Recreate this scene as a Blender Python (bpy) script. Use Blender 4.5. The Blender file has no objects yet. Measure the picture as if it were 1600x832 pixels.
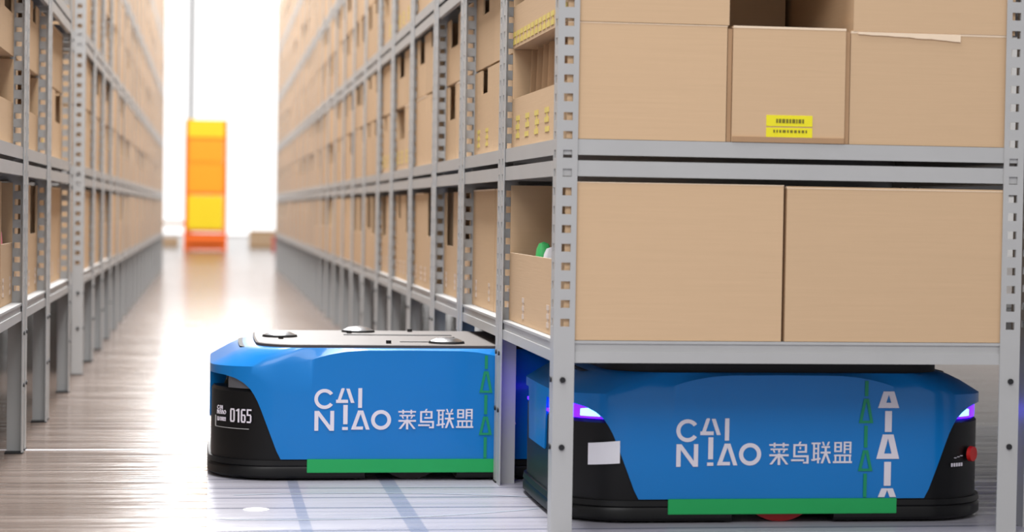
import bpy, math, random
from mathutils import Vector, Matrix
random.seed(7)
S = bpy.context.scene
COL = S.collection

# ------------------------------------------------------------------ camera
F = 3200.0
yaw = math.atan(472 / F); pitch = -math.atan(85 / F); roll = 0.0155
cam_d = bpy.data.cameras.new('camera')
cam_d.sensor_width = 36.0
cam_d.lens = F / 1600 * 36.0
cam_d.clip_start = 0.05; cam_d.clip_end = 300
cam = bpy.data.objects.new('camera', cam_d); COL.objects.link(cam)
fw = Vector((math.sin(yaw) * math.cos(pitch), math.cos(yaw) * math.cos(pitch), math.sin(pitch)))
rt = Vector((math.cos(yaw), -math.sin(yaw), 0)); up = rt.cross(fw)
r2 = rt * math.cos(roll) + up * math.sin(roll)
u2 = up * math.cos(roll) - rt * math.sin(roll)
cam.matrix_world = Matrix(((r2.x, u2.x, -fw.x, 0), (r2.y, u2.y, -fw.y, 0), (r2.z, u2.z, -fw.z, 0.70), (0, 0, 0, 1)))
cam_d.dof.use_dof = True
cam_d.dof.focus_distance = 5.1
cam_d.dof.aperture_fstop = 3.0
S.camera = cam

# ------------------------------------------------------------------ world, exposure, lights
S.view_settings.view_transform = 'Standard'
S.view_settings.look = 'None'
S.view_settings.exposure = 0.0
S.view_settings.gamma = 1.0
S.view_settings.use_curve_mapping = False
W = bpy.data.worlds.new('world'); S.world = W; W.use_nodes = True
W.node_tree.nodes['Background'].inputs[0].default_value = (1.0, 0.985, 0.975, 1)
W.node_tree.nodes['Background'].inputs[1].default_value = 0.61


def area(name, loc, rot, sx, sy, power, color=(1, 1, 1)):
    l = bpy.data.lights.new(name, 'AREA'); l.shape = 'RECTANGLE'; l.size = sx; l.size_y = sy
    l.energy = power; l.color = color
    o = bpy.data.objects.new(name, l); COL.objects.link(o); o.location = loc; o.rotation_euler = rot
    return o


area('aisle_ceiling_light', (0.1, 14, 4.9), (0, 0, 0), 1.3, 22, 1750)
area('end_hall_fill', (0.1, 27.5, 6.5), (math.radians(35), 0, 0), 8, 3, 450)  # unseen fill light, added to brighten the yellow shelf unit
area('hall_overhead_light', (-1.5, -1.5, 6.0), (math.radians(42), 0, math.radians(-12)), 6, 3, 330)  # broad area light above and behind the camera, tilted down the aisle


# ------------------------------------------------------------------ materials
def lin(c):
    return tuple(((v / 255) / 12.92 if v / 255 <= 0.04045 else ((v / 255 + 0.055) / 1.055) ** 2.4) for v in c) + (1,)


def mat(name, rgb, rough=0.5, metal=0.0, noise=0.0, nscale=20, spec=0.5, emit=None, es=0, bump=0.0, rnd=0.0, coat=0.0, stretch=None):
    m = bpy.data.materials.new(name); m.use_nodes = True
    nt = m.node_tree; N = nt.nodes; L = nt.links; b = N['Principled BSDF']
    c = lin(rgb)
    b.inputs['Base Color'].default_value = c
    b.inputs['Roughness'].default_value = rough
    b.inputs['Metallic'].default_value = metal
    b.inputs['Specular IOR Level'].default_value = spec
    b.inputs['Coat Weight'].default_value = coat
    b.inputs['Coat Roughness'].default_value = 0.08
    if emit:
        b.inputs['Emission Color'].default_value = lin(emit); b.inputs['Emission Strength'].default_value = es
    tc = N.new('ShaderNodeTexCoord')
    src = tc.outputs['Object']
    if stretch:
        mp = N.new('ShaderNodeMapping'); mp.inputs['Scale'].default_value = stretch
        L.new(src, mp.inputs['Vector']); src = mp.outputs['Vector']
    tn = N.new('ShaderNodeTexNoise'); tn.inputs['Scale'].default_value = nscale; tn.inputs['Detail'].default_value = 4
    L.new(src, tn.inputs['Vector'])
    if noise or rnd:
        hs = N.new('ShaderNodeHueSaturation'); hs.inputs['Color'].default_value = c
        mr = N.new('ShaderNodeMapRange')
        mr.inputs['To Min'].default_value = 1 - noise; mr.inputs['To Max'].default_value = 1 + noise
        mr.inputs['From Min'].default_value = 0.25; mr.inputs['From Max'].default_value = 0.75
        L.new(tn.outputs['Fac'], mr.inputs['Value'])
        val = mr.outputs['Result']
        if rnd:
            oi = N.new('ShaderNodeObjectInfo'); m2 = N.new('ShaderNodeMapRange')
            m2.inputs['To Min'].default_value = 1 - rnd; m2.inputs['To Max'].default_value = 1 + rnd
            L.new(oi.outputs['Random'], m2.inputs['Value'])
            mu = N.new('ShaderNodeMath'); mu.operation = 'MULTIPLY'
            L.new(val, mu.inputs[0]); L.new(m2.outputs['Result'], mu.inputs[1]); val = mu.outputs[0]
        L.new(val, hs.inputs['Value']); L.new(hs.outputs['Color'], b.inputs['Base Color'])
    if bump:
        bp = N.new('ShaderNodeBump'); bp.inputs['Strength'].default_value = bump; bp.inputs['Distance'].default_value = 0.002
        L.new(tn.outputs['Fac'], bp.inputs['Height']); L.new(bp.outputs['Normal'], b.inputs['Normal'])
    return m


M = {}
M['card'] = mat('kraft_cardboard', (207, 176, 142), 0.85, noise=0.018, nscale=6, spec=0.15, rnd=0.05, bump=0.12, stretch=(1, 1, 30))
M['card_edge'] = mat('cut_cardboard_edge', (238, 216, 190), 0.9, spec=0.1, noise=0.04)
M['card_in'] = mat('cardboard_inside', (176, 142, 110), 0.9, spec=0.1, noise=0.06, nscale=8)
M['steel'] = mat('grey_painted_steel', (178, 178, 178), 0.42, noise=0.03, nscale=8, spec=0.5)
M['bolt'] = mat('dark_bolt', (50, 50, 52), 0.4, metal=0.6)
M['blue'] = mat('blue_gloss_paint', (0, 116, 192), 0.32, noise=0.02, nscale=5, spec=0.3, coat=0.3)
M['black'] = mat('black_plastic', (7, 7, 9), 0.42, noise=0.25, nscale=14, spec=0.3)
M['black_m'] = mat('dark_rubber', (16, 16, 18), 0.65, noise=0.1)
M['grey_clear'] = mat('smoked_clear_lens', (92, 92, 98), 0.15, noise=0.1, coat=0.5)
M['green'] = mat('green_strip', (18, 160, 84), 0.45, noise=0.03)
M['green_d'] = mat('green_print', (4, 138, 96), 0.5, noise=0.03)
M['white_p'] = mat('white_print', (222, 216, 226), 0.5, noise=0.02)
M['plate'] = mat('brown_grey_top_plate', (74, 64, 58), 0.5, noise=0.05, nscale=9, spec=0.5)
M['chrome'] = mat('brushed_metal_dome', (150, 150, 152), 0.25, metal=0.9, noise=0.05)
M['tyre'] = mat('dark_wheel_tyre', (45, 32, 34), 0.55, noise=0.1)
M['tyre_r'] = mat('red_wheel_tyre', (196, 30, 34), 0.5, noise=0.05)
M['paper'] = mat('white_paper', (228, 226, 232), 0.8, noise=0.02)
M['yellow_l'] = mat('yellow_sticker', (238, 226, 30), 0.6, noise=0.03)
M['ink'] = mat('sticker_ink', (120, 112, 30), 0.7)
M['yellow_f'] = mat('faded_yellow_print', (218, 196, 104), 0.8, noise=0.06)
M['grey_f'] = mat('faded_white_print', (208, 190, 176), 0.8, noise=0.04)
M['purple'] = mat('violet_lamp', (110, 30, 255), 0.3, emit=(62, 8, 255), es=6.0)
M['cyan'] = mat('bright_lamp_core', (190, 210, 255), 0.3, emit=(120, 205, 255), es=3.0)
M['red'] = mat('red_plastic', (205, 26, 22), 0.4, noise=0.04)
M['y_bin'] = mat('yellow_plastic', (255, 220, 0), 0.5, noise=0.03)
M['o_bin'] = mat('amber_plastic', (255, 172, 0), 0.5, noise=0.04)
M['o_frame'] = mat('orange_frame_paint', (250, 110, 10), 0.5, noise=0.03)
M['pink'] = mat('pink_wrapper', (226, 120, 140), 0.5, noise=0.1)
M['lgreen'] = mat('green_wrapper', (70, 200, 110), 0.5, noise=0.1)
M['wgreen'] = mat('pale_green_wrapper', (200, 225, 185), 0.5, noise=0.2, nscale=30)
M['wall'] = mat('white_wall_paint', (240, 240, 240), 0.8, noise=0.01)
M['end_glow'] = mat('glowing_white_end', (250, 250, 250), 0.5, emit=(255, 255, 255), es=1.15)  # emission stands in for the overexposed white of the end wall


def floor_material():
    m = bpy.data.materials.new('glossy_sealed_floor'); m.use_nodes = True
    nt = m.node_tree; N = nt.nodes; L = nt.links; b = N['Principled BSDF']
    tc = N.new('ShaderNodeTexCoord'); sp = N.new('ShaderNodeSeparateXYZ'); L.new(tc.outputs['Object'], sp.inputs[0])

    def math_(op, a, bb=None, c=None):
        n = N.new('ShaderNodeMath'); n.operation = op
        for i, v in enumerate((a, bb, c)):
            if v is None: continue
            if isinstance(v, (int, float)): n.inputs[i].default_value = v
            else: L.new(v, n.inputs[i])
        return n.outputs[0]

    def noise(scale, detail, st):
        mp = N.new('ShaderNodeMapping'); mp.inputs['Scale'].default_value = st
        L.new(tc.outputs['Object'], mp.inputs['Vector'])
        t = N.new('ShaderNodeTexNoise'); t.inputs['Scale'].default_value = scale; t.inputs['Detail'].default_value = detail
        L.new(mp.outputs['Vector'], t.inputs['Vector']); return t.outputs['Fac']
    x, y = sp.outputs['X'], sp.outputs['Y']
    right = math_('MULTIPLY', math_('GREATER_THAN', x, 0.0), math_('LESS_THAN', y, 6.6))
    # cross joints every 0.17 m in the robot lane
    ph = math_('FRACT', math_('DIVIDE', math_('ADD', y, 0.06), 0.17))
    joint = math_('MULTIPLY', math_('LESS_THAN', math_('ABSOLUTE', math_('SUBTRACT', ph, 0.5)), 0.04), right)
    s1 = math_('LESS_THAN', math_('ABSOLUTE', math_('SUBTRACT', x, 0.215)), 0.013)
    s2 = math_('LESS_THAN', math_('ABSOLUTE', math_('SUBTRACT', x, 0.458)), 0.020)
    stripe = math_('MULTIPLY', math_('MAXIMUM', s1, s2), right)
    streak = noise(3.0, 6, (0.45, 6.5, 1))
    blotch = noise(2.2, 3, (1, 1, 1))
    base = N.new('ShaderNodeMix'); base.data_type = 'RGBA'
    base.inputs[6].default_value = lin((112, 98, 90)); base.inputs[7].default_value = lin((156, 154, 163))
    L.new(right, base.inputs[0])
    c1 = N.new('ShaderNodeMix'); c1.data_type = 'RGBA'; c1.inputs[7].default_value = lin((84, 88, 104))
    L.new(math_('MULTIPLY', joint, 0.85), c1.inputs[0]); L.new(base.outputs[2], c1.inputs[6])
    c2 = N.new('ShaderNodeMix'); c2.data_type = 'RGBA'; c2.inputs[7].default_value = lin((98, 108, 132))
    L.new(math_('MULTIPLY', stripe, 0.6), c2.inputs[0]); L.new(c1.outputs[2], c2.inputs[6])
    hs = N.new('ShaderNodeHueSaturation'); L.new(c2.outputs[2], hs.inputs['Color'])
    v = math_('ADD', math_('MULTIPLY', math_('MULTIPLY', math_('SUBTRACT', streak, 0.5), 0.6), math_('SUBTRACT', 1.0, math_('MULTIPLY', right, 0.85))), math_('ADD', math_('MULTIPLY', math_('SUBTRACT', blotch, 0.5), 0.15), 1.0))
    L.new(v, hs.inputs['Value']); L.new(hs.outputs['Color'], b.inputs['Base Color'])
    ro = N.new('ShaderNodeMapRange'); ro.inputs['From Min'].default_value = 0.3; ro.inputs['From Max'].default_value = 0.7
    ro.inputs['To Min'].default_value = 0.10; ro.inputs['To Max'].default_value = 0.26; L.new(streak, ro.inputs['Value'])
    rr = math_('ADD', ro.outputs['Result'], math_('MULTIPLY', right, 0.12))
    L.new(rr, b.inputs['Roughness'])
    b.inputs['Specular IOR Level'].default_value = 0.22
    bp = N.new('ShaderNodeBump'); bp.inputs['Distance'].default_value = 0.030
    L.new(math_('SUBTRACT', 0.5, math_('MULTIPLY', right, 0.42)), bp.inputs['Strength'])
    L.new(streak, bp.inputs['Height']); L.new(bp.outputs['Normal'], b.inputs['Normal'])
    return m


M['floor'] = floor_material()


# ------------------------------------------------------------------ mesh helpers
class MB:
    def __init__(s): s.v = []; s.f = []; s.m = []

    def box(s, x0, x1, y0, y1, z0, z1, mi=0, top=None):
        n = len(s.v)
        s.v += [(x0, y0, z0), (x1, y0, z0), (x1, y1, z0), (x0, y1, z0), (x0, y0, z1), (x1, y0, z1), (x1, y1, z1), (x0, y1, z1)]
        s.f += [(n, n + 3, n + 2, n + 1), (n + 4, n + 5, n + 6, n + 7), (n, n + 1, n + 5, n + 4), (n + 1, n + 2, n + 6, n + 5), (n + 2, n + 3, n + 7, n + 6), (n + 3, n, n + 4, n + 7)]
        s.m += [mi, mi if top is None else top, mi, mi, mi, mi]; return s

    def cyl(s, c, r, h, axis='z', n=20, mi=0, r2=None):
        r2 = r if r2 is None else r2; k = len(s.v)
        for i in range(n):
            a = 2 * math.pi * i / n
            for (rr, t) in ((r, 0), (r2, h)):
                p = (rr * math.cos(a), rr * math.sin(a), t)
                if axis == 'y': p = (p[0], t, p[1])
                if axis == 'x': p = (t, p[0], p[1])
                s.v.append((c[0] + p[0], c[1] + p[1], c[2] + p[2]))
        for i in range(n):
            j = (i + 1) % n
            s.f.append((k + 2 * i, k + 2 * j, k + 2 * j + 1, k + 2 * i + 1)); s.m.append(mi)
        s.f.append(tuple(k + 2 * i for i in range(n))); s.m.append(mi)
        s.f.append(tuple(k + 2 * i + 1 for i in reversed(range(n)))); s.m.append(mi)
        return s

    def mesh(s, name, mats, bevel=0, smooth=False):
        me = bpy.data.meshes.new(name); me.from_pydata(s.v, [], s.f)
        for mm in (mats if isinstance(mats, (list, tuple)) else [mats]): me.materials.append(mm)
        for p, k in zip(me.polygons, s.m): p.material_index = k
        import bmesh
        bm = bmesh.new(); bm.from_mesh(me)
        bmesh.ops.recalc_face_normals(bm, faces=bm.faces)
        if bevel:
            bmesh.ops.bevel(bm, geom=list(bm.edges), offset=bevel, segments=2, affect='EDGES', clamp_overlap=True)
        bm.to_mesh(me); bm.free()
        if smooth:
            for p in me.polygons: p.use_smooth = True
            me.set_sharp_from_angle(angle=math.radians(35))
        return me

    def obj(s, name, mats, parent=None, loc=(0, 0, 0), rot=(0, 0, 0), bevel=0, smooth=False):
        return link(name, s.mesh(name, mats, bevel, smooth), parent, loc, rot)


def link(name, me, parent=None, loc=(0, 0, 0), rot=(0, 0, 0)):
    o = bpy.data.objects.new(name, me); COL.objects.link(o); o.location = loc; o.rotation_euler = rot
    if parent is not None: o.parent = parent
    return o


def tag(o, label, cat, group=None):
    o['label'] = label; o['category'] = cat
    if group: o['group'] = group
    return o


def thing(name, label, cat, loc=(0, 0, 0), rz=0, group=None):
    return tag(link(name, None, None, loc, (0, 0, rz)), label, cat, group)


def struct(o): o['kind'] = 'structure'; return o


# ------------------------------------------------------------------ the hall
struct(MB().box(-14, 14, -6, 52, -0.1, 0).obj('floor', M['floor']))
struct(MB().box(-14, 14, 50, 50.2, 0, 0.04).box(-14, 14, 50, 50.2, 9, 9.6).obj('wall_back', M['wall']))
g = MB()
g.box(-14, 14, 50.05, 50.1, 0.04, 9)
struct(g.obj('end_wall_glow_1', M['end_glow']))  # glowing sheet added so the far wall shows as blown-out white
struct(MB().box(-14.2, -14, -6, 50, 0, 9.6).obj('wall_left', M['wall']))
struct(MB().box(14, 14.2, -6, 50, 0, 9.6).obj('wall_right', M['wall']))
tag(MB().cyl((-0.49, 49.7, 0), 0.06, 9, 'z', 16).obj('wall_pipe', M['steel']), 'thin pale pipe running up the bright white end wall', 'pipe')
tag(MB().box(-2.5, -0.02, 5.94, 5.955, 0, 0.001).obj('floor_line', M['paper']), 'thin white line across the floor of the left aisle', 'floor marking')
s = MB().cyl((0.112, 4.76, 0), 0.030, 0.0012, 'z', 24); s.obj('floor_sticker', M['paper'])
tag(bpy.data.objects['floor_sticker'], 'small round white sticker on the floor in front of the left robot', 'sticker')


def arc_mark(name, cx, cy, r, a0, a1, w, label):
    b = MB(); n = 40
    for i in range(n + 1):
        a = a0 + (a1 - a0) * i / n
        for q in (r - w / 2, r + w / 2): b.v.append((cx + q * math.cos(a), cy + q * math.sin(a), 0.0008))
    for i in range(n): b.f.append((2 * i, 2 * i + 1, 2 * i + 3, 2 * i + 2)); b.m.append(0)
    tag(b.obj(name, mat('tyre_smear', (150, 160, 172), 0.5)), label, 'tyre mark')


arc_mark('tyre_mark', 0.33, 3.75, 1.28, math.radians(68), math.radians(102), 0.008, 'faint curved grey tyre mark on pale floor, the farther of two')
arc_mark('tyre_mark', 0.20, 5.75, 1.15, math.radians(262), math.radians(300), 0.008, 'faint curved grey tyre mark on pale floor, nearer the camera')

# ------------------------------------------------------------------ racks
LV = [0.423, 0.859, 1.415, 1.965, 2.515]      # top of each shelf
TOP = 3.1
FL = 0.046; TH = 0.003


def post_mesh():
    b = MB()
    # L section with its corner at the origin, flanges along +x and +y
    b.box(0, FL, 0, TH, 0, 0.43); b.box(0, TH, TH, FL, 0, 0.43)
    p = 0.0405; zs = 0.43
    hw = 0.010; c = FL * 0.52
    for ax in (0, 1):
        def bx(u0, u1, z0, z1):
            if ax == 0: b.box(u0, u1, 0, TH, z0, z1)
            else: b.box(0, TH, max(u0, TH), u1, z0, z1)
        bx(0, c - hw, zs, TOP); bx(c + hw, FL, zs, TOP)
        z = zs
        while z < TOP - p:
            bx(c - hw, c + hw, z, z + p - 0.017); z += p
    return b.mesh('post', M['steel'])


POST = post_mesh()
bb = MB()
for z in (0.338, 0.192):
    bb.cyl((FL * .45, -0.004, z), 0.0065, 0.006, 'y', 10); bb.cyl((-0.004, FL * .45, z), 0.0065, 0.006, 'x', 10)
BOLT = bb.mesh('bolt', M['bolt'])
FOOT = MB().box(-0.002, FL + .002, -0.002, FL + .002, 0, 0.004).mesh('foot_plate', M['black_m'])
CACHE = {}


def shelf_meshes(w, d, lvl):
    key = (round(w, 3), round(d, 3), lvl)
    if key in CACHE: return CACHE[key]
    i = 0.004
    z = LV[lvl]
    x0, x1, y0, y1 = -w / 2 + i, w / 2 - i, i, d - i
    pan = MB(); bms = []
    if lvl == 0:
        pan.box(x0, x1, y0, y1, z - 0.006, z)
        spec = [(z - 0.048, z - 0.006)]
        rim = (z - 0.022, z)
    else:
        pan.box(x0 + .004, x1 - .004, y0 + .004, y1 - .004, z - 0.008, z - 0.004)
        # folded lip of the tray
        for (a, b_, c, d_) in ((x0, x1, y0, y0 + .004), (x0, x1, y1 - .004, y1), (x0, x0 + .004, y0 + .004, y1 - .004), (x1 - .004, x1, y0 + .004, y1 - .004)):
            pan.box(a, b_, c, d_, z - 0.034, z)
    def beams():
        zt, zb = (z - 0.006, z - 0.048) if lvl == 0 else (z - 0.046, z - 0.080)
        out = []
        for (a, b_, c, d_) in ((x0, x1, y0, y0 + .014), (x0, x1, y1 - .014, y1), (x0, x0 + .014, y0 + .014, y1 - .014), (x1 - .014, x1, y0 + .014, y1 - .014)):
            q = MB()
            if lvl == 0:
                q.box(a, b_, c, d_, zb, zt - 0.018)
                sx = 0.003
                q.box(a + (sx if b_ - a < .1 else 0), b_ - (sx if b_ - a < .1 else 0), c + (sx if d_ - c < .1 else 0), d_ - (sx if d_ - c < .1 else 0), zt - 0.018, zt)
            else:
                q.box(a, b_, c, d_, zb, zt)
            out.append(q)
        return out
    bl = beams()
    whole = MB()
    for q in [pan] + bl:
        k = len(whole.v); whole.v += q.v; whole.f += [tuple(a + k for a in f) for f in q.f]; whole.m += q.m
    CACHE[key] = (pan.mesh('shelf_tray', M['steel']), [q.mesh('beam', M['steel']) for q in bl], whole.mesh('shelf', M['steel']))
    return CACHE[key]


ORD = ['nearest', 'second', 'third', 'fourth', 'fifth', 'sixth', 'seventh', 'eighth', 'ninth', 'tenth', 'eleventh', 'twelfth', 'thirteenth',
       'fourteenth', 'fifteenth', 'sixteenth', 'seventeenth', 'eighteenth', 'nineteenth', 'twentieth', 'twenty-first', 'twenty-second', 'twenty-third', 'twenty-fourth']


def rack(xc, w, y0, y1, detail, label, group):
    d = y1 - y0
    r = thing('storage_rack', label, 'rack', (xc, y0, 0), 0, group)
    for (px, py, rz) in ((-w / 2, 0, 0), (w / 2, 0, 90), (w / 2, d, 180), (-w / 2, d, 270)):
        p = link('post', POST, r, (px, py, 0), (0, 0, math.radians(rz)))
        if detail:
            link('bolt', BOLT, p)
            if y0 > 4.4: link('foot_plate', FOOT, p)
    for l in range(5):
        pan, bl, whole = shelf_meshes(w, d, l)
        if detail:
            link('shelf_tray', pan, r)
            for q in bl: link('beam', q, r)
        else:
            link('shelf', whole, r)
    return r


RW = 1.055
XR = 0.735; XL = -0.515
right = [(4.35, 5.20), (5.212, 6.04), (6.07, 6.80), (6.83, 7.62), (7.65, 8.44), (8.47, 9.14), (9.17, 9.97)]
y = 10.00
while y < 23.5: right.append((y, y + 0.77)); y += 0.80
left = [(5.10, 5.90), (5.94, 6.74), (6.78, 7.80), (8.58, 9.32), (9.36, 10.10)]
y = 10.14
while y < 22.8: left.append((y, y + 0.77)); y += 0.80
for i, (a, b) in enumerate(right):
    rack(XR + RW / 2, RW, a, b, i < 7, 'grey slotted steel rack, %s in the row along the right of the aisle' % ORD[i], 'racks right of the aisle')
for i, (a, b) in enumerate(left):
    rack(XL - RW / 2, RW, a, b, i < 6, 'grey slotted steel rack, %s in the row along the left of the aisle' % ORD[i], 'racks left of the aisle')
for i, (a, b) in enumerate([(4.42, 5.2), (5.25, 6.05), (6.1, 6.85)]):
    rack(1.835 + RW / 2, RW, a, b, False, 'grey steel rack in the row behind, at the right edge, %s the front' % ['at', 'second from', 'third from'][i], 'racks behind at the right edge')


# ------------------------------------------------------------------ cartons
BC = {}


def bin_mesh(w, d, h, kind):
    key = (round(w, 3), round(d, 3), round(h, 3), kind)
    if key in BC: return BC[key]
    t = 0.005; b = MB()
    x0, x1 = -w / 2, w / 2
    b.box(x0, x1, 0, d, 0, t, 0)
    b.box(x0, x0 + t, 0, d, t, h, 0, 1); b.box(x1 - t, x1, 0, d, t, h, 0, 1); b.box(x0 + t, x1 - t, d - t, d, t, h, 0, 1)
    if kind == 'closed': b.box(x0 + t, x1 - t, 0, t, t, h, 0, 1)
    elif kind == 'low': b.box(x0 + t, x1 - t, 0, t, t, h * 0.50, 0, 1)
    elif kind == 'notch':
        b.box(x0 + t, x1 - t, 0, t, t, h * 0.55, 0, 1)
        b.box(x0 + t, x0 + w * 0.30, 0, t, h * 0.55, h, 0, 1); b.box(x1 - w * 0.10, x1 - t, 0, t, h * 0.55, h, 0, 1)
    elif kind == 'notch_m':
        b.box(x0 + t, x1 - t, 0, t, t, h * 0.48, 0, 1)
        b.box(x0 + t, x0 + w * 0.12, 0, t, h * 0.48, h, 0, 1); b.box(x1 - w * 0.36, x1 - t, 0, t, h * 0.48, h, 0, 1)
    elif kind == 'slot':
        b.box(x0 + t, x1 - t, 0, t, t, h * 0.72, 0, 1)
        b.box(x0 + t, x0 + w * 0.38, 0, t, h * 0.72, h, 0, 1); b.box(x1 - w * 0.30, x1 - t, 0, t, h * 0.72, h, 0, 1)
    for (a_, b_, c_, d_) in ((x0 - .0007, x0, 0, d), (x1, x1 + .0007, 0, d), (x0, x1, d, d + .0007)):
        b.box(a_, b_, c_, d_, h - .0018, h, 1)
    if kind == 'closed': b.box(x0, x1, -.0007, 0, h - .0018, h + .003, 1)
    if kind in ('closed',):
        b.box(x0, x1, 0, d, h, h + 0.003, 0, 0)
    me = b.mesh('carton', [M['card'], M['card_edge']]); BC[key] = me
    return me


def carton(w, d, h, kind, loc, rz, label, group=None):
    # front face looks along local -Y; origin at the middle of the front bottom edge
    o = link('cardboard_carton', bin_mesh(w, d, h, kind), None, loc, (0, 0, rz))
    return tag(o, label, 'carton', group)


def label_strip(o, w, h, marks, m, y=-0.0012):
    cols = {}
    for k_ in marks: cols.setdefault(round(k_[0], 2), []).append(k_)
    for q in cols.values():
        b = MB(); x = q[0][0]; lo = min(k[1] - k[3] / 2 for k in q); hi = max(k[1] + k[3] / 2 for k in q)
        a = q[0][2]
        b.box(x - a * .12, x + a * .2, y * .6, 0, lo, hi)
        for (x_, z, a, c) in q: b.box(x - a / 2, x + a / 2, y, 0, z - c / 2, z + c / 2)
        b.obj('printed_label', m, o)


# --- the nearest rack: cartons run its whole depth, seen from the end
Y0 = 4.357; DZ = 0.815
R90 = -math.pi / 2
# level 1 (lowest shelf)
c = carton(DZ, 0.485, 0.343, 'low', (0.757, Y0 + DZ / 2, 0.424), R90, 'large carton with low-cut aisle front on lowest shelf of nearest right rack', 'cartons on the nearest rack')
label_strip(c, 0, 0, [(-0.17, 0.06, .03, .012), (-0.17, 0.04, .03, .012), (-0.17, 0.02, .03, .012), (0.20, 0.06, .03, .012), (0.20, 0.04, .03, .012), (0.20, 0.02, .03, .012)], M['grey_f'])
carton(DZ, 0.50, 0.338, 'closed', (1.250, Y0 + DZ / 2, 0.424), R90, 'large plain carton at the right end of the nearest rack lowest shelf', 'cartons on the nearest rack')
# level 2, lower row
c = carton(DZ, 0.352, 0.252, 'low', (0.757, Y0 + DZ / 2, 0.860), R90, 'carton at left of nearest rack second shelf, low front with yellow print', 'cartons on the nearest rack')
mk = []
for k in range(5):
    for j in range(3): mk.append((-0.30 + k * 0.15 + random.uniform(-.01, .01), 0.03 + j * 0.022, .055, .012))
label_strip(c, 0, 0, mk, M['yellow_f'])
c = carton(0.254, DZ - .03, 0.250, 'closed', (1.249, Y0 - 0.002, 0.860), 0, 'narrow middle carton with yellow sticker on the nearest rack second shelf', 'cartons on the nearest rack')
st = MB().box(-0.052, 0.052, -0.0014, 0, 0.036, 0.060).box(-0.052, 0.052, -0.0014, 0, 0.008, 0.033).obj('yellow_sticker', M['yellow_l'], c, (0.002, 0, 0))
st['label'] = 'bright yellow sticker with two printed lines'
ik = MB()
x = -0.030
while x < 0.030:
    wv = random.uniform(.003, .007); ik.box(x, x + wv, -0.002, -0.0014, 0.043, 0.052); x += wv + .002
x = -0.036
while x < 0.040:
    wv = random.uniform(.003, .008); ik.box(x, x + wv, -0.002, -0.0014, 0.022, 0.028); x += wv + .003
ik.obj('printed_line', M['ink'], st)
for sx_ in (-1, 1):
    MB().box(min(sx_ * .1285, sx_ * .138), max(sx_ * .1285, sx_ * .138), 0.004, 0.010, 0, 0.246).obj('side_fold', M['card_in'], c)
MB().box(-0.126, 0.126, -0.003, 0, 0.0, 0.012).obj('bottom_fold', M['card_in'], c)
c = carton(0.372, DZ - .02, 0.246, 'closed', (1.575, Y0 + .004, 0.860), 0, 'carton with torn pale top edge at right of nearest rack second shelf', 'cartons on the nearest rack')
tf = MB()
n = 14
for i in range(n + 1):
    u = i / n; xx = -0.17 + 0.235 * u
    hgt = 0.003 + 0.010 * (u ** 1.5) + random.uniform(-.0012, .0012)
    tf.v += [(xx, -0.003, 0.2445 - hgt), (xx, -0.003, 0.2475), (xx, 0.0, 0.2445 - hgt), (xx, 0.0, 0.2475)]
for i in range(n):
    a = 4 * i; tf.f += [(a, a + 4, a + 5, a + 1), (a + 2, a + 3, a + 7, a + 6), (a + 1, a + 5, a + 7, a + 3), (a, a + 2, a + 6, a + 4)]; tf.m += [0] * 4
tf.f += [(0, 1, 3, 2), (4 * n, 4 * n + 2, 4 * n + 3, 4 * n + 1)]; tf.m += [0, 0]
tf.obj('torn_flap', M['card_edge'], c)
# level 2, upper row
c = carton(DZ, 0.356, 0.213, 'low', (0.757, Y0 + DZ / 2, 1.1135), R90, 'upper left carton on nearest rack second shelf, yellow print along bottom edge', 'cartons on the nearest rack')
mk = []
for k in range(14):
    for j in range(2): mk.append((-0.38 + k * 0.058, 0.015 + j * 0.02, .04, .012))
label_strip(c, 0, 0, mk, M['yellow_f'])
carton(0.372, DZ - .02, 0.218, 'closed', (1.580, Y0 + .002, 1.109), 0, 'upper right carton beside the dark gap on nearest rack second shelf', 'cartons on the nearest rack')
carton(0.262, 0.30, 0.213, 'closed', (1.249, Y0 + 0.50, 1.1135), 0, 'carton set far back in the dark gap on the nearest rack', 'cartons on the nearest rack')
# above the frame on the same rack: shelf three
for k, (xc, ww) in enumerate(((0.935, 0.35), (1.27, 0.30), (1.60, 0.33))):
    carton(ww, DZ - .02, 0.25, 'closed', (xc, Y0, 1.416), 0, 'carton on the third shelf of the nearest rack, %s' % ['left', 'middle', 'right'][k], 'cartons on the nearest rack')

# --- flattened dividers seen in the nearest opening
dv = thing('cardboard_divider', 'brown cardboard dividers leaning inside the low-front carton by the near post', 'divider', (0.775, 4.66, 0.876))
for k in range(4):
    MB().box(0, 0.22, 0, 0.005, 0, 0.225).obj('divider_sheet', M['card_in'], dv, (0.0, 0.10 + 0.085 * k, 0.0), (0, math.radians(2), math.radians(-25 + 9 * k)))

LEVN = ['lowest', 'second', 'third', 'fourth', 'fifth']
specs = []


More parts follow.
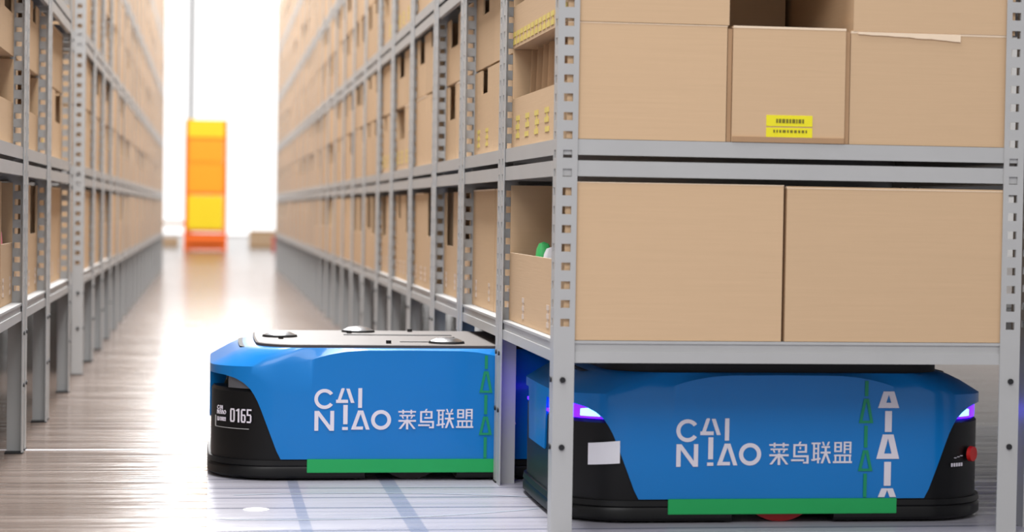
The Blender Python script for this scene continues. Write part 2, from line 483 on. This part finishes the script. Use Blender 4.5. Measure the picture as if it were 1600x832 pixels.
def fill(row, side, racks):
    for i, (a, b) in enumerate(racks):
        if side == 'right' and i == 0: continue
        d = b - a
        for l in range(5):
            zs = LV[l]
            zs += 0.001
            if l == 0: rows = [(zs, 0.338)]
            else: rows = [(zs, 0.248), (zs + 0.252, 0.215)]
            if zs > 0.7 + 0.108 * b + 0.10: continue
            for ri, (z, h) in enumerate(rows):
                if z > 0.7 + 0.108 * b + 0.05: continue
                n = 2
                usable = d - 2 * 0.012
                cut = random.choice((0.5, 0.5, 0.42, 0.58))
                ws = [usable * cut, usable * (1 - cut)]
                yy = a + 0.012
                for k in range(n):
                    wv = ws[k] - 0.004
                    yc = yy + ws[k] / 2; yy += ws[k]
                    kind = random.choice(('closed', 'low', 'notch', 'slot', 'notch_m', 'closed', 'slot'))
                    if side == 'left' and i == 0 and k == 1 and l <= 1: kind = 'low'
                    if side == 'right' and i == 1 and l == 0: kind = 'closed'
                    if l > 0 and ri == 1 and kind == 'low': kind = 'notch'
                    ins = 0.034 if i < 3 else (0.016 if i < 6 else 0.005)
                    if side == 'right' and l == 0 and a < 12.6 < b: kind = 'low'
                    if side == 'left': loc = (XL - ins - random.uniform(0, .003), yc, z); rz = math.pi / 2
                    else: loc = (XR + ins + random.uniform(0, .003), yc, z); rz = -math.pi / 2
                    pos = 'nearer' if k == 0 else 'farther'
                    stack = '' if l == 0 else (', bottom of its stack' if ri == 0 else ', top of its stack')
                    lab = '%s carton on %s shelf of %s rack %s of aisle%s' % (pos, LEVN[l], ORD[i], side, stack)
                    specs.append((yc, wv, 0.50, h - 0.003, kind, loc, rz, lab, side, i, l, ri))


fill(0, 'right', right); fill(0, 'left', left)
specs.sort(key=lambda t: t[0])
GY = min((t[0] for t in specs if t[8] == 'right' and t[10] == 0), key=lambda v: abs(v - 12.62))
rest = MB(); nind = 0
LABM = {}
for sp_ in specs:
    (yc, wv, dd, h, kind, loc, rz, lab, side, i, l, ri) = sp_
    if nind < 285:
        c = carton(wv, dd, h, kind, loc, rz, lab, 'aisle cartons on the %s racks' % side); nind += 1
        if yc < 9 and l in (1, 2) and ri == 0 and random.random() < 0.6:
            mk = [(x_, 0.03 + j * 0.02, .05, .01) for x_ in (-wv * .25, wv * .2) for j in range(3)]
            label_strip(c, 0, 0, mk, M['yellow_f'])
        elif yc < 9 and l == 0:
            mk = [(x_, 0.03 + j * 0.02, .03, .01) for x_ in (-wv * .3, wv * .3) for j in range(3)]
            label_strip(c, 0, 0, mk, M['grey_f'])
    else:
        me = bin_mesh(wv, dd, h, kind); mx = Matrix.Translation(loc) @ Matrix.Rotation(rz, 4, 'Z'); k = len(rest.v)
        rest.v += [tuple(mx @ v.co) for v in me.vertices]
        for p in me.polygons: rest.f.append(tuple(k + q for q in p.vertices)); rest.m.append(p.material_index)
if rest.v:
    o = rest.obj('far_cartons', [M['card'], M['card_edge']]); tag(o, 'blurred mass of far cartons on the distant racks both sides of the aisle', 'cartons'); o['kind'] = 'stuff'


# --- small goods in the cartons
def lump(name, label, loc, m, sx, sy, sz, cat='packet'):
    b = MB(); nu, nv = 14, 8
    rng = random.Random(hash(label) % 1000 if False else len(label))
    for j in range(nv + 1):
        for i in range(nu):
            a = 2 * math.pi * i / nu; t = math.pi * j / nv
            k = 1 + rng.uniform(-.06, .06)
            q = (abs(math.sin(t)) ** .6) * k
            ca, sa = math.cos(a), math.sin(a)
            b.v.append((sx * math.copysign(abs(ca) ** .5, ca) * q, sy * math.copysign(abs(sa) ** .5, sa) * q, sz * math.copysign(abs(math.cos(t)) ** .6, math.cos(t)) + sz))
    for j in range(nv):
        for i in range(nu):
            i2 = (i + 1) % nu
            b.f.append((j * nu + i, j * nu + i2, (j + 1) * nu + i2, (j + 1) * nu + i)); b.m.append(0)
    return tag(b.obj(name, m, None, loc, smooth=True), label, cat)


lump('snack_packet', 'small green packet showing above the low carton by the near post', (0.79, 4.84, 0.433), M['lgreen'], .020, .028, .098)
lump('paper_roll', 'white wrapped goods beside the green packet in the near carton', (0.79, 4.72, 0.433), M['paper'], .022, .03, .093)
lump('snack_packet', 'pink packet poking out of a low carton on the left rack', (-0.575, 5.66, 0.433), M['pink'], .02, .05, .104)
lump('snack_packet', 'pale green packet in a far carton on the right racks', (0.80, GY, 0.433), M['wgreen'], .03, .10, .14)

# ------------------------------------------------------------------ robots
RA, RB, RR = 0.511, 0.335, 0.165
BUL = 0.006


def outline(a, b, r, n_arc=26, bul=BUL, n_side=None):
    """closed plan outline, counter-clockwise, sampled evenly enough for cut edges"""
    pts = []
    ns = 64; ne = 20
    for i in range(ns): pts.append((-(a - r) + 2 * (a - r) * i / ns, -b))
    for i in range(n_arc): t = -math.pi / 2 + math.pi / 2 * i / n_arc; pts.append((a - r + r * math.cos(t), -(b - r) + r * math.sin(t)))
    for i in range(ne): pts.append((a, -(b - r) + 2 * (b - r) * i / ne))
    for i in range(n_arc): t = math.pi / 2 * i / n_arc; pts.append((a - r + r * math.cos(t), b - r + r * math.sin(t)))
    for i in range(ns): pts.append((a - r - 2 * (a - r) * i / ns, b))
    for i in range(n_arc): t = math.pi / 2 + math.pi / 2 * i / n_arc; pts.append((-(a - r) + r * math.cos(t), b - r + r * math.sin(t)))
    for i in range(ne): pts.append((-a, b - r - 2 * (b - r) * i / ne))
    for i in range(n_arc): t = math.pi + math.pi / 2 * i / n_arc; pts.append((-(a - r) + r * math.cos(t), -(b - r) + r * math.sin(t)))
    out = []
    for (x, y) in pts:
        e = max(0, (abs(x) - (a - r)) / r)
        out.append((x + math.copysign(bul * e * (1 - (y / b) ** 2), x), y))
    return out


def interp(x, tab):
    for (a, fa), (b, fb) in zip(tab, tab[1:]):
        if x <= b: return fa + (fb - fa) * max(0, (x - a)) / (b - a)
    return tab[-1][1]


ZB = [(0, .055), (.336, .055), (.340, .060), (.392, .196), (.402, .216), (.414, .234), (.430, .249), (.452, .261), (.480, .268), (.60, .274)]
ZH = [(0, .337), (.13, .336), (.17, .333), (.21, .326), (.24, .318), (.27, .308), (.30, .300), (.33, .296), (.40, .293), (.6, .289)]


def ring_surface(rings, close_top=True, close_bottom=True):
    b = MB(); n = len(rings[0])
    for r in rings: b.v += r
    for j in range(len(rings) - 1):
        for i in range(n):
            k = (i + 1) % n
            b.f.append((j * n + i, j * n + k, (j + 1) * n + k, (j + 1) * n + i)); b.m.append(0)
    if close_bottom: b.f.append(tuple(range(n))[::-1]); b.m.append(0)
    if close_top: b.f.append(tuple((len(rings) - 1) * n + i for i in range(n))); b.m.append(0)
    return b


NEAR = [(x, y) for (x, y) in outline(RA, RB, RR, 60) if y <= 0]
NEAR.sort(key=lambda p: p[0])


def side_point(x, z, off=0.0016):
    """point on the near side wall of the robot whose lengthwise position is x"""
    lo = 0
    pts = NEAR
    x = max(pts[0][0] + 1e-4, min(pts[-1][0] - 1e-4, x))
    for p, q in zip(pts, pts[1:]):
        if p[0] <= x <= q[0] and q[0] - p[0] > 1e-7:
            t = (x - p[0]) / (q[0] - p[0]); y = p[1] + (q[1] - p[1]) * t
            nx, ny = (q[1] - p[1]), -(q[0] - p[0]); L_ = math.hypot(nx, ny)
            return (x + nx / L_ * off, y + ny / L_ * off, z)
    return (x, -RB - off, z)


class Decal:
    """flat strokes (x,z) wrapped on the near side of the robot as thin raised print"""
    def __init__(s, T): s.T = T; s.b = MB()

    def poly(s, pts):
        # pts: closed convex quad in decal units
        P = [s.T(*p) for p in pts]; b = s.b; k = len(b.v); s.n = getattr(s, 'n', 0)
        for off in (0.0003, 0.0016 + s.n * 0.00009):
            for p in P: b.v.append(side_point(p[0], p[1], off))
        n = len(P)
        b.f.append(tuple(k + n + i for i in range(n))); b.m.append(0)
        for i in range(n):
            j = (i + 1) % n
            b.f.append((k + i, k + j, k + n + j, k + n + i)); b.m.append(0)

    def bar(s, x0, y0, x1, y1, w, vert=False):
        """stroke from p0 to p1, width w; ends cut flat horizontally when vert"""
        L_ = math.hypot(x1 - x0, y1 - y0); n = max(1, int(L_ / 12)); s.n = (getattr(s, 'n', 0) + 1) % 12
        if vert: nx, ny = w / 2, 0
        else: nx, ny = -(y1 - y0) / L_ * w / 2, (x1 - x0) / L_ * w / 2
        for i in range(n):
            a, c = i / n, (i + 1) / n
            ax, ay = x0 + (x1 - x0) * a, y0 + (y1 - y0) * a; cx, cy = x0 + (x1 - x0) * c, y0 + (y1 - y0) * c
            s.poly([(ax - nx, ay - ny), (ax + nx, ay + ny), (cx + nx, cy + ny), (cx - nx, cy - ny)])

    def rect(s, x0, x1, y0, y1): s.bar((x0 + x1) / 2, y0, (x0 + x1) / 2, y1, x1 - x0, True)

    def hbar(s, x0, x1, y, h): s.bar(x0, y, x1, y, h)

    def arc(s, cx, cy, ro, ri, a0, a1, n=28):
        for i in range(n):
            a = math.radians(a0 + (a1 - a0) * i / n); c = math.radians(a0 + (a1 - a0) * (i + 1) / n)
            s.poly([(cx + ri * math.cos(a), cy + ri * math.sin(a)), (cx + ro * math.cos(a), cy + ro * math.sin(a)),
                    (cx + ro * math.cos(c), cy + ro * math.sin(c)), (cx + ri * math.cos(c), cy + ri * math.sin(c))])


def latin(d):
    d.arc(205, 187, 87, 57, 35, 325)
    d.bar(362, 97, 322, 220, 28, True); d.rect(303, 405, 193, 221); d.bar(403, 97, 445, 220, 30, True); d.rect(352, 372, 93, 100)
    d.rect(492, 525, 93, 263)
    d.rect(121, 154, 290, 462); d.rect(255, 288, 290, 462); d.bar(140, 290, 270, 462, 38, True)
    d.rect(366, 403, 238, 405); d.rect(358, 406, 430, 455)
    d.bar(508, 286, 450, 452, 32, True); d.bar(520, 286, 577, 452, 32, True); d.rect(440, 535, 426, 452)
    d.arc(690, 368, 86, 54, 0, 360)


def hanzi(d):
    # cai
    d.hbar(838, 990, 297, 13); d.rect(872, 886, 280, 316); d.rect(942, 956, 280, 316)
    d.hbar(848, 982, 330, 12); d.bar(872, 336, 880, 356, 12, True); d.rect(908, 922, 336, 356); d.bar(958, 336, 948, 356, 12, True)
    d.hbar(840, 990, 376, 15); d.rect(905, 924, 362, 450); d.bar(900, 384, 852, 446, 20, True); d.bar(930, 384, 978, 446, 20, True)
    # niao
    d.bar(1082, 272, 1072, 292, 14, True); d.hbar(1026, 1132, 298, 14); d.rect(1026, 1042, 298, 388); d.rect(1116, 1132, 298, 350)
    d.hbar(1062, 1132, 350, 13); d.rect(1074, 1086, 312, 330); d.hbar(1026, 1146, 384, 15); d.rect(1130, 1146, 384, 440); d.hbar(1104, 1140, 433, 13); d.hbar(1010, 1110, 414, 14)
    # lian
    d.hbar(1168, 1238, 285, 13); d.rect(1180, 1194, 285, 420); d.rect(1214, 1228, 285, 438); d.hbar(1190, 1220, 325, 11); d.hbar(1190, 1220, 362, 11); d.bar(1168, 414, 1240, 402, 13)
    d.bar(1256, 273, 1266, 302, 13, True); d.bar(1304, 273, 1292, 302, 13, True); d.hbar(1246, 1312, 313, 13); d.hbar(1240, 1318, 356, 14); d.rect(1271, 1287, 313, 368); d.bar(1277, 362, 1250, 438, 17, True); d.bar(1282, 362, 1312, 438, 17, True)
    # meng
    d.rect(1346, 1360, 275, 352); d.rect(1392, 1406, 275, 352); d.hbar(1350, 1402, 281, 12); d.hbar(1350, 1402, 313, 11); d.hbar(1350, 1402, 346, 12)
    d.rect(1420, 1434, 272, 362); d.rect(1466, 1480, 272, 362); d.hbar(1425, 1475, 278, 12); d.hbar(1425, 1475, 304, 10); d.hbar(1425, 1475, 330, 10)
    d.hbar(1346, 1480, 378, 13); d.rect(1350, 1363, 378, 426); d.rect(1386, 1398, 378, 426); d.rect(1424, 1436, 378, 426); d.rect(1464, 1477, 378, 426); d.hbar(1338, 1487, 430, 14)


def digits(d):
    # 0165 in a narrow face, units 1 = 1/1000 of the crop; each 30 wide and 98 high
    def zero(x): d.rect(x, x + 9, 10, 88); d.rect(x + 23, x + 32, 10, 88); d.hbar(x + 4, x + 28, 6, 11); d.hbar(x + 4, x + 28, 92, 11)
    zero(0)
    d.rect(54, 64, 0, 98); d.bar(43, 16, 57, 4, 9)
    x = 76; d.rect(x, x + 9, 10, 88); d.hbar(x + 4, x + 30, 6, 11); d.hbar(x + 4, x + 28, 92, 11); d.hbar(x + 4, x + 28, 44, 10); d.rect(x + 23, x + 32, 48, 88)
    x = 116; d.hbar(x, x + 32, 5, 11); d.rect(x, x + 9, 5, 46); d.hbar(x, x + 28, 42, 10); d.rect(x + 23, x + 32, 46, 88); d.hbar(x, x + 28, 92, 11)


def robot(x, y, label, carrying):
    R_ = thing('transport_robot', label, 'robot', (x, y, 0), 0)
    # --- blue shell
    o0 = outline(RA, RB, RR); rings = []
    inn = outline(RA - .05, RB - .05, RR - .04)
    def endpanel(px, py, z):
        # the short end carries a blue panel that hangs down between the corner openings
        if abs(px) > RA - 1e-6 and abs(py) < 0.13: return 0.145
        return z
    zb = [endpanel(px, py, interp(abs(px), ZB)) for px, py in o0]
    zh = [interp(abs(px), ZH) for px, py in o0]
    top = outline(0.400, RB - 0.014, 0.13, bul=0.01)
    rings.append([(p[0], p[1], min(z + .004, .27)) if abs(q[0]) <= RA or abs(q[1]) >= .13 else (q[0] - math.copysign(.002, q[0]), q[1], z) for p, q, z in zip(inn, o0, zb)])
    rings.append([(p[0], p[1], z) for p, z in zip(o0, zb)])
    for t in (0.33, 0.66): rings.append([(p[0], p[1], z + (h - z) * t) for p, z, h in zip(o0, zb, zh)])
    rings.append([(p[0], p[1], h) for p, h in zip(o0, zh)])
    for t, e in ((0.45, 0.55), (0.75, 0.84), (1, 1)):
        rings.append([(p[0] + (q[0] - p[0]) * t, p[1] + (q[1] - p[1]) * t, h + (0.3410 - h) * e) for p, q, h in zip(o0, top, zh)])
    shell = ring_surface(rings, True, False).obj('blue_shell', M['blue'], R_, smooth=True)
    # --- black bumper body
    nb = outline(RA - .004, RB - .004, RR)
    nt_ = outline(RA - .010, RB - .010, RR)
    bm_ = ring_surface([[(p[0], p[1], .028) for p in nb], [(p[0], p[1], .226) for p in nb], [(p[0], p[1], .234) for p in nt_]])
    bump = bm_.obj('bumper_body', M['black'], R_, smooth=True)
    core = outline(RA - .075, RB - .075, RR - .05)
    ring_surface([[(p[0], p[1], .234) for p in core], [(p[0], p[1], .335) for p in core]]).obj('inner_core', M['black_m'], R_)
    # --- skirt along the bottom, open in the middle for the drive wheels
    ob = outline(RA + .005, RB + .004, RR + .003); n = len(ob)
    for sgn in (-1, 1):
        pts = [p for p in ob if p[0] * sgn > 0.118]
        # order as an open chain, starting at the straight side
        idx = [i for i in range(n) if ob[i][0] * sgn > 0.118]
        st_ = next((i for i in idx if (i - 1) % n not in idx), idx[0])
        chain = []; i = st_
        while ob[i][0] * sgn > 0.118:
            chain.append(ob[i]); i = (i + 1) % n
            if len(chain) > n: break
        k = len(chain); b = MB()
        for (sc, z) in ((0.985, .006), (1.0, .012), (1.0, .030), (0.992, .036), (1.0, .040), (.995, .052)):
            b.v += [(p[0] * sc, p[1] * sc, z) for p in chain]
        for j in range(5):
            for i in range(k):
                q = (i + 1) % k
                b.f.append((j * k + i, j * k + q, (j + 1) * k + q, (j + 1) * k + i)); b.m.append(0)
        b.f.append(tuple(range(k))); b.m.append(0); b.f.append(tuple(5 * k + i for i in reversed(range(k)))); b.m.append(0)
        b.obj('bottom_skirt', M['black'], R_, smooth=True)
    # --- green strips and wheels on both sides
    for sg in (-1, 1):
        MB().box(-0.268, 0.268, RB + .001 if sg > 0 else -RB - .006, RB + .006 if sg > 0 else -RB - .001, .021, .056).obj('green_strip', M['green'], R_, bevel=.001)
        w = MB().cyl((0, sg * (RB - .045) - .02, .102), 0.102, .04, 'y', 40)
        wh = w.obj('drive_wheel', M['tyre_r'] if carrying else M['tyre'], R_, smooth=True)
        MB().cyl((0, sg * (RB - .045) - .023, .102), 0.075, .046, 'y', 30).obj('wheel_hub', M['chrome'], wh, smooth=True)
    # --- top plate
    tp = outline(0.395, RB - .026, 0.11, bul=0.006)
    tq = outline(0.390, RB - .031, 0.105, bul=0.006)
    zt = 0.362 if carrying else 0.350
    pl = ring_surface([[(p[0], p[1], .3405) for p in tp], [(p[0], p[1], zt - .002) for p in tp], [(p[0], p[1], zt) for p in tq]]).obj('top_plate', M['black_m'] if carrying else M['plate'], R_)
    MB().box(-0.15, 0.15, 0.08, 0.11, zt, zt + .0015).box(-0.02, 0.10, -0.205, -0.195, zt, zt + .0015).obj('plate_slot', M['black_m'], pl)
    for (px, py) in ((-.330, 0.0), (.330, 0.0), (-.10, .235), (.10, -.235)):
        pd = MB().cyl((px, py, zt), .048, .006, 'z', 36, r2=.046)
        pad = pd.obj('lifting_pad', M['black_m'], R_, smooth=True)
        dm = MB(); dm.cyl((px, py, zt + .006), .043, .007, 'z', 36, r2=.028); dm.cyl((px, py, zt + .013), .028, .003, 'z', 30, r2=.010)
        dm.obj('pad_dome', M['chrome'], pad, smooth=True)
    kb = MB()
    for (px, py) in ((-.33, -.09), (-.13, .17), (-.055, -.255), (.05, .26), (.13, -.10)):
        kb = MB().cyl((px, py, zt), .007, .008, 'z', 12); kb.obj('plate_screw', M['black_m'], pl, smooth=True)
    for (sx, sy) in ((-1, -1), (1, -1), (1, 1), (-1, 1)):
        qx, qy, _ = side_point(sx * .487, 0, -.03)
        MB().box(qx - .008, qx + .008, (-sy * qy) - .012, (-sy * qy) + .012, .234, .285).obj('corner_pillar', M['black'], R_)
    # --- signal lamps in the slots at the four corners
    for (sx, sy) in ((-1, -1), (1, -1), (1, 1), (-1, 1)):
        ch = [side_point(sx * (0.405 + (0.103 if carrying else 0.072) * i / 24), 0, -.010) for i in range(25)]
        if sx > 0: ch = ch
        b = MB()
        for (px, py, _) in ch:
            zz = interp(abs(px), ZB)
            ny = py + 0.012
            hgt = min(.268, max(.240, zz - .001)) if zz > .24 else .238
            b.v += [(px, -sy * py, .2345), (px, -sy * py, hgt), (px * .97, -sy * ny, hgt), (px * .97, -sy * ny, .2345)]
        for i in range(24):
            a = 4 * i
            for q in range(4): b.f.append((a + q, a + (q + 1) % 4, a + 4 + (q + 1) % 4, a + 4 + q)); b.m.append(0)
        b.f += [(0, 1, 2, 3), (96, 97, 98, 99)]; b.m += [0, 0]
        lm = b.obj('signal_lamp', M['purple'] if carrying else M['grey_clear'], R_)
        if carrying and sy < 0:
            lm['label'] = 'glowing violet corner lamp'
            cc = [side_point(sx * (0.425 + 0.042 * i / 12), 0, -.0085) for i in range(13)]
            b = MB()
            for (px, py, _) in cc: b.v += [(px, py, .240), (px, py, .2455 + .012 * math.sin(math.pi * min(1, max(0, (abs(px) - .425) / .042)) * .8 + .3)), (px, py + .004, .256), (px, py + .004, .240)]
            for i in range(12):
                a = 4 * i
                for q in range(4): b.f.append((a + q, a + (q + 1) % 4, a + 4 + (q + 1) % 4, a + 4 + q)); b.m.append(0)
            b.f += [(0, 1, 2, 3), (48, 49, 50, 51)]; b.m += [0, 0]
            b.obj('lamp_core', M['cyan'], lm)
            MB().box(min(sx * .47, sx * .515), max(sx * .47, sx * .515), -.16, .16, .236, .243).obj('light_bar', M['purple'], R_)
    # --- printed name on the side
    T = lambda cx, cy: (-0.250 + (470 + cx / 5.517 - 492) * .001661, .2338 - (590 + cy / 5.517 - 610) * .001643 - 0.00)
    d = Decal(T); latin(d); d.b.obj('latin_logo', M['white_p'], shell)
    d = Decal(T); hanzi(d); d.b.obj('chinese_logo', M['white_p'], shell)
    # --- column of white letters and its green twin
    A = lambda xx, zz: (xx / 1000., zz / 1000.)
    d = Decal(A)
    def bigA(dd, cx, z0, z1, w, st, cross=True):
        dd.bar(cx - st * .35, z1, cx - w / 2 + st / 2, z0, st, True); dd.bar(cx + st * .35, z1, cx + w / 2 - st / 2, z0, st, True)
        if cross: dd.rect(cx - w / 2 + st, cx + w / 2 - st, z0, z0 + st * .8)
    cx = 246
    bigA(d, cx, 263, 301, 50, 15); d.rect(cx - 8, cx + 8, 208, 256); bigA(d, cx, 146, 202, 54, 15); d.rect(cx - 8, cx + 8, 84, 139)
    d.bar(cx - 6, 78, cx - 14, 58, 15, True); d.bar(cx + 6, 78, cx + 14, 58, 15, True)
    d.b.obj('white_letter_column', M['white_p'], shell)
    d = Decal(A); cx = 193
    d.rect(cx - 4, cx + 4, 290, 325); bigA(d, cx, 228, 284, 34, 7); d.rect(cx - 4, cx + 4, 172, 222); bigA(d, cx, 118, 166, 34, 7); d.rect(cx - 4, cx + 4, 58, 112)
    d.b.obj('green_letter_column', M['green_d'], shell)
    # --- markings on the black corner
    if not carrying:
        Dg = lambda cx, cy: (-0.4635 + cx * .00036, .1855 - cy * .00036 - 0.003)
        d = Decal(Dg); digits(d); d.b.obj('unit_number', M['white_p'], bump)
        Ls = lambda cx, cy: (-0.4960 + (cx - 120) * .000033, .1875 - (cy - 93) * .000062)
        d = Decal(Ls); latin(d)
        d.b.obj('small_logo', M['white_p'], bump)
        Hs = lambda cx, cy: (-0.4960 + (cx - 838) * .000033, .158 - (cy - 272) * .000062)
        d = Decal(Hs); hanzi(d); d.b.obj('small_chinese_logo', M['white_p'], bump)
        Fr = lambda cx, cy: (cx / 1000., cy / 1000.)
        d = Decal(Fr); d.rect(-501, -499.3, 132, 160)
        for k in range(10): d.bar(-500 + 8.4 * k, 131.5, -500 + 8.4 * (k + 1), 131.5, 1.3)
        d.b.obj('printed_frame', M['steel'], bump)
    else:
        # paper stuck on the left corner, red stop button on the right one
        b = MB(); n = 8
        for i in range(n + 1):
            xx = -0.445 + 0.066 * i / n; tl = 0.006 * i / n
            for off in (0.0005, 0.0018):
                p = side_point(xx, 0, off + .002); b.v += [(p[0], p[1], .131 + tl), (p[0], p[1], .180 + tl * 1.3)]
        for i in range(n):
            a = 4 * i; b.f += [(a + 2, a + 6, a + 7, a + 3), (a, a + 1, a + 5, a + 4), (a + 1, a + 3, a + 7, a + 5), (a, a + 4, a + 6, a + 2)]; b.m += [0] * 4
        b.f += [(0, 2, 3, 1), (4 * n, 4 * n + 1, 4 * n + 3, 4 * n + 2)]; b.m += [0, 0]
        b.obj('paper_note', M['paper'], bump)
        px, py, _ = side_point(0.462, 0.15, 0)
        bt = link('stop_button', MB().cyl((0, 0, 0), .018, .009, 'z', 24, r2=.017).mesh('stop_button', M['red'], smooth=True), bump, (px, py, .152), (math.radians(90), 0, math.radians(40)))
        d = Decal(A)
        for k in range(5): d.rect(402 + k * 7, 406 + k * 7, 126, 134)
        for k in range(3): d.hbar(410 + k * 9, 416 + k * 9, 146 + 2 * k, 1.5)
        d.b.obj('small_print', M['white_p'], bump)
    return R_


robot(0.520, 5.600, 'blue transport robot numbered 0165 driving out into the aisle', False)
r2_ = robot(1.297, 4.845, 'blue transport robot with lit violet lamps carrying the nearest rack', True)

# ------------------------------------------------------------------ far end of the aisle
yr = thing('parts_trolley', 'tall yellow and orange shelf unit standing at the far end of the aisle', 'shelf unit', (-0.08, 32.8, 0))
H2 = 2.08
for (px, py) in ((-.31, 0), (.31, 0), (.31, .5), (-.31, .5)):
    MB().box(px - .025, px + .025, py - .02, py + .02, 0, H2).obj('post', M['o_frame'], yr)
for z in (0.10, 0.32, 0.91, 1.79): MB().box(-.285, .285, 0, .5, z - .02, z + .02).obj('shelf', M['o_frame'], yr)
MB().box(-.285, .285, -.015, .45, 1.80, H2).obj('top_box', M['y_bin'], yr)
MB().box(-.28, .28, -.01, .42, 1.40, 1.775).obj('bin', M['o_bin'], yr, bevel=.01)
MB().box(-.285, .285, .0, .42, .93, 1.40).obj('bin', M['o_bin'], yr, bevel=.01)
MB().box(-.28, .28, -.02, .42, .34, .885).obj('bin', M['y_bin'], yr, bevel=.01)
MB().box(-.285, .285, .0, .5, .02, .28).obj('base_panel', M['o_frame'], yr)


def closed_box(name, label, loc, w, d, h, m, cat):
    b = MB().box(-w / 2, w / 2, 0, d, 0, h); 
    o = b.obj(name, m, None, loc, bevel=.006); tag(o, label, cat)
    MB().box(-w / 2 - .002, w / 2 + .002, -.004, d, h * .45, h * .52).obj('tape_band', M['card_edge'], o)
    return o


closed_box('cardboard_carton', 'tan carton on the floor right of the yellow shelf unit', (0.95, 36, 0), 0.55, .4, .30, M['card'], 'carton')
closed_box('plastic_crate', 'red crate on the floor beside the far tan carton', (1.12, 33.5, 0), 0.24, .3, .23, M['red'], 'crate')
closed_box('cardboard_carton', 'low tan carton left of the yellow shelf unit at the far end', (-0.75, 36, 0), 0.4, .4, .16, M['card'], 'carton')
pt = thing('pallet_table', 'low white table with brown top left of the yellow shelf unit', 'table', (-0.70, 37.5, 0))
MB().box(-.35, .35, 0, .4, .36, .42).obj('table_top', M['card'], pt)
for px in (-.33, .30): MB().box(px, px + .03, 0, .4, 0, .36).obj('leg', M['steel'], pt)
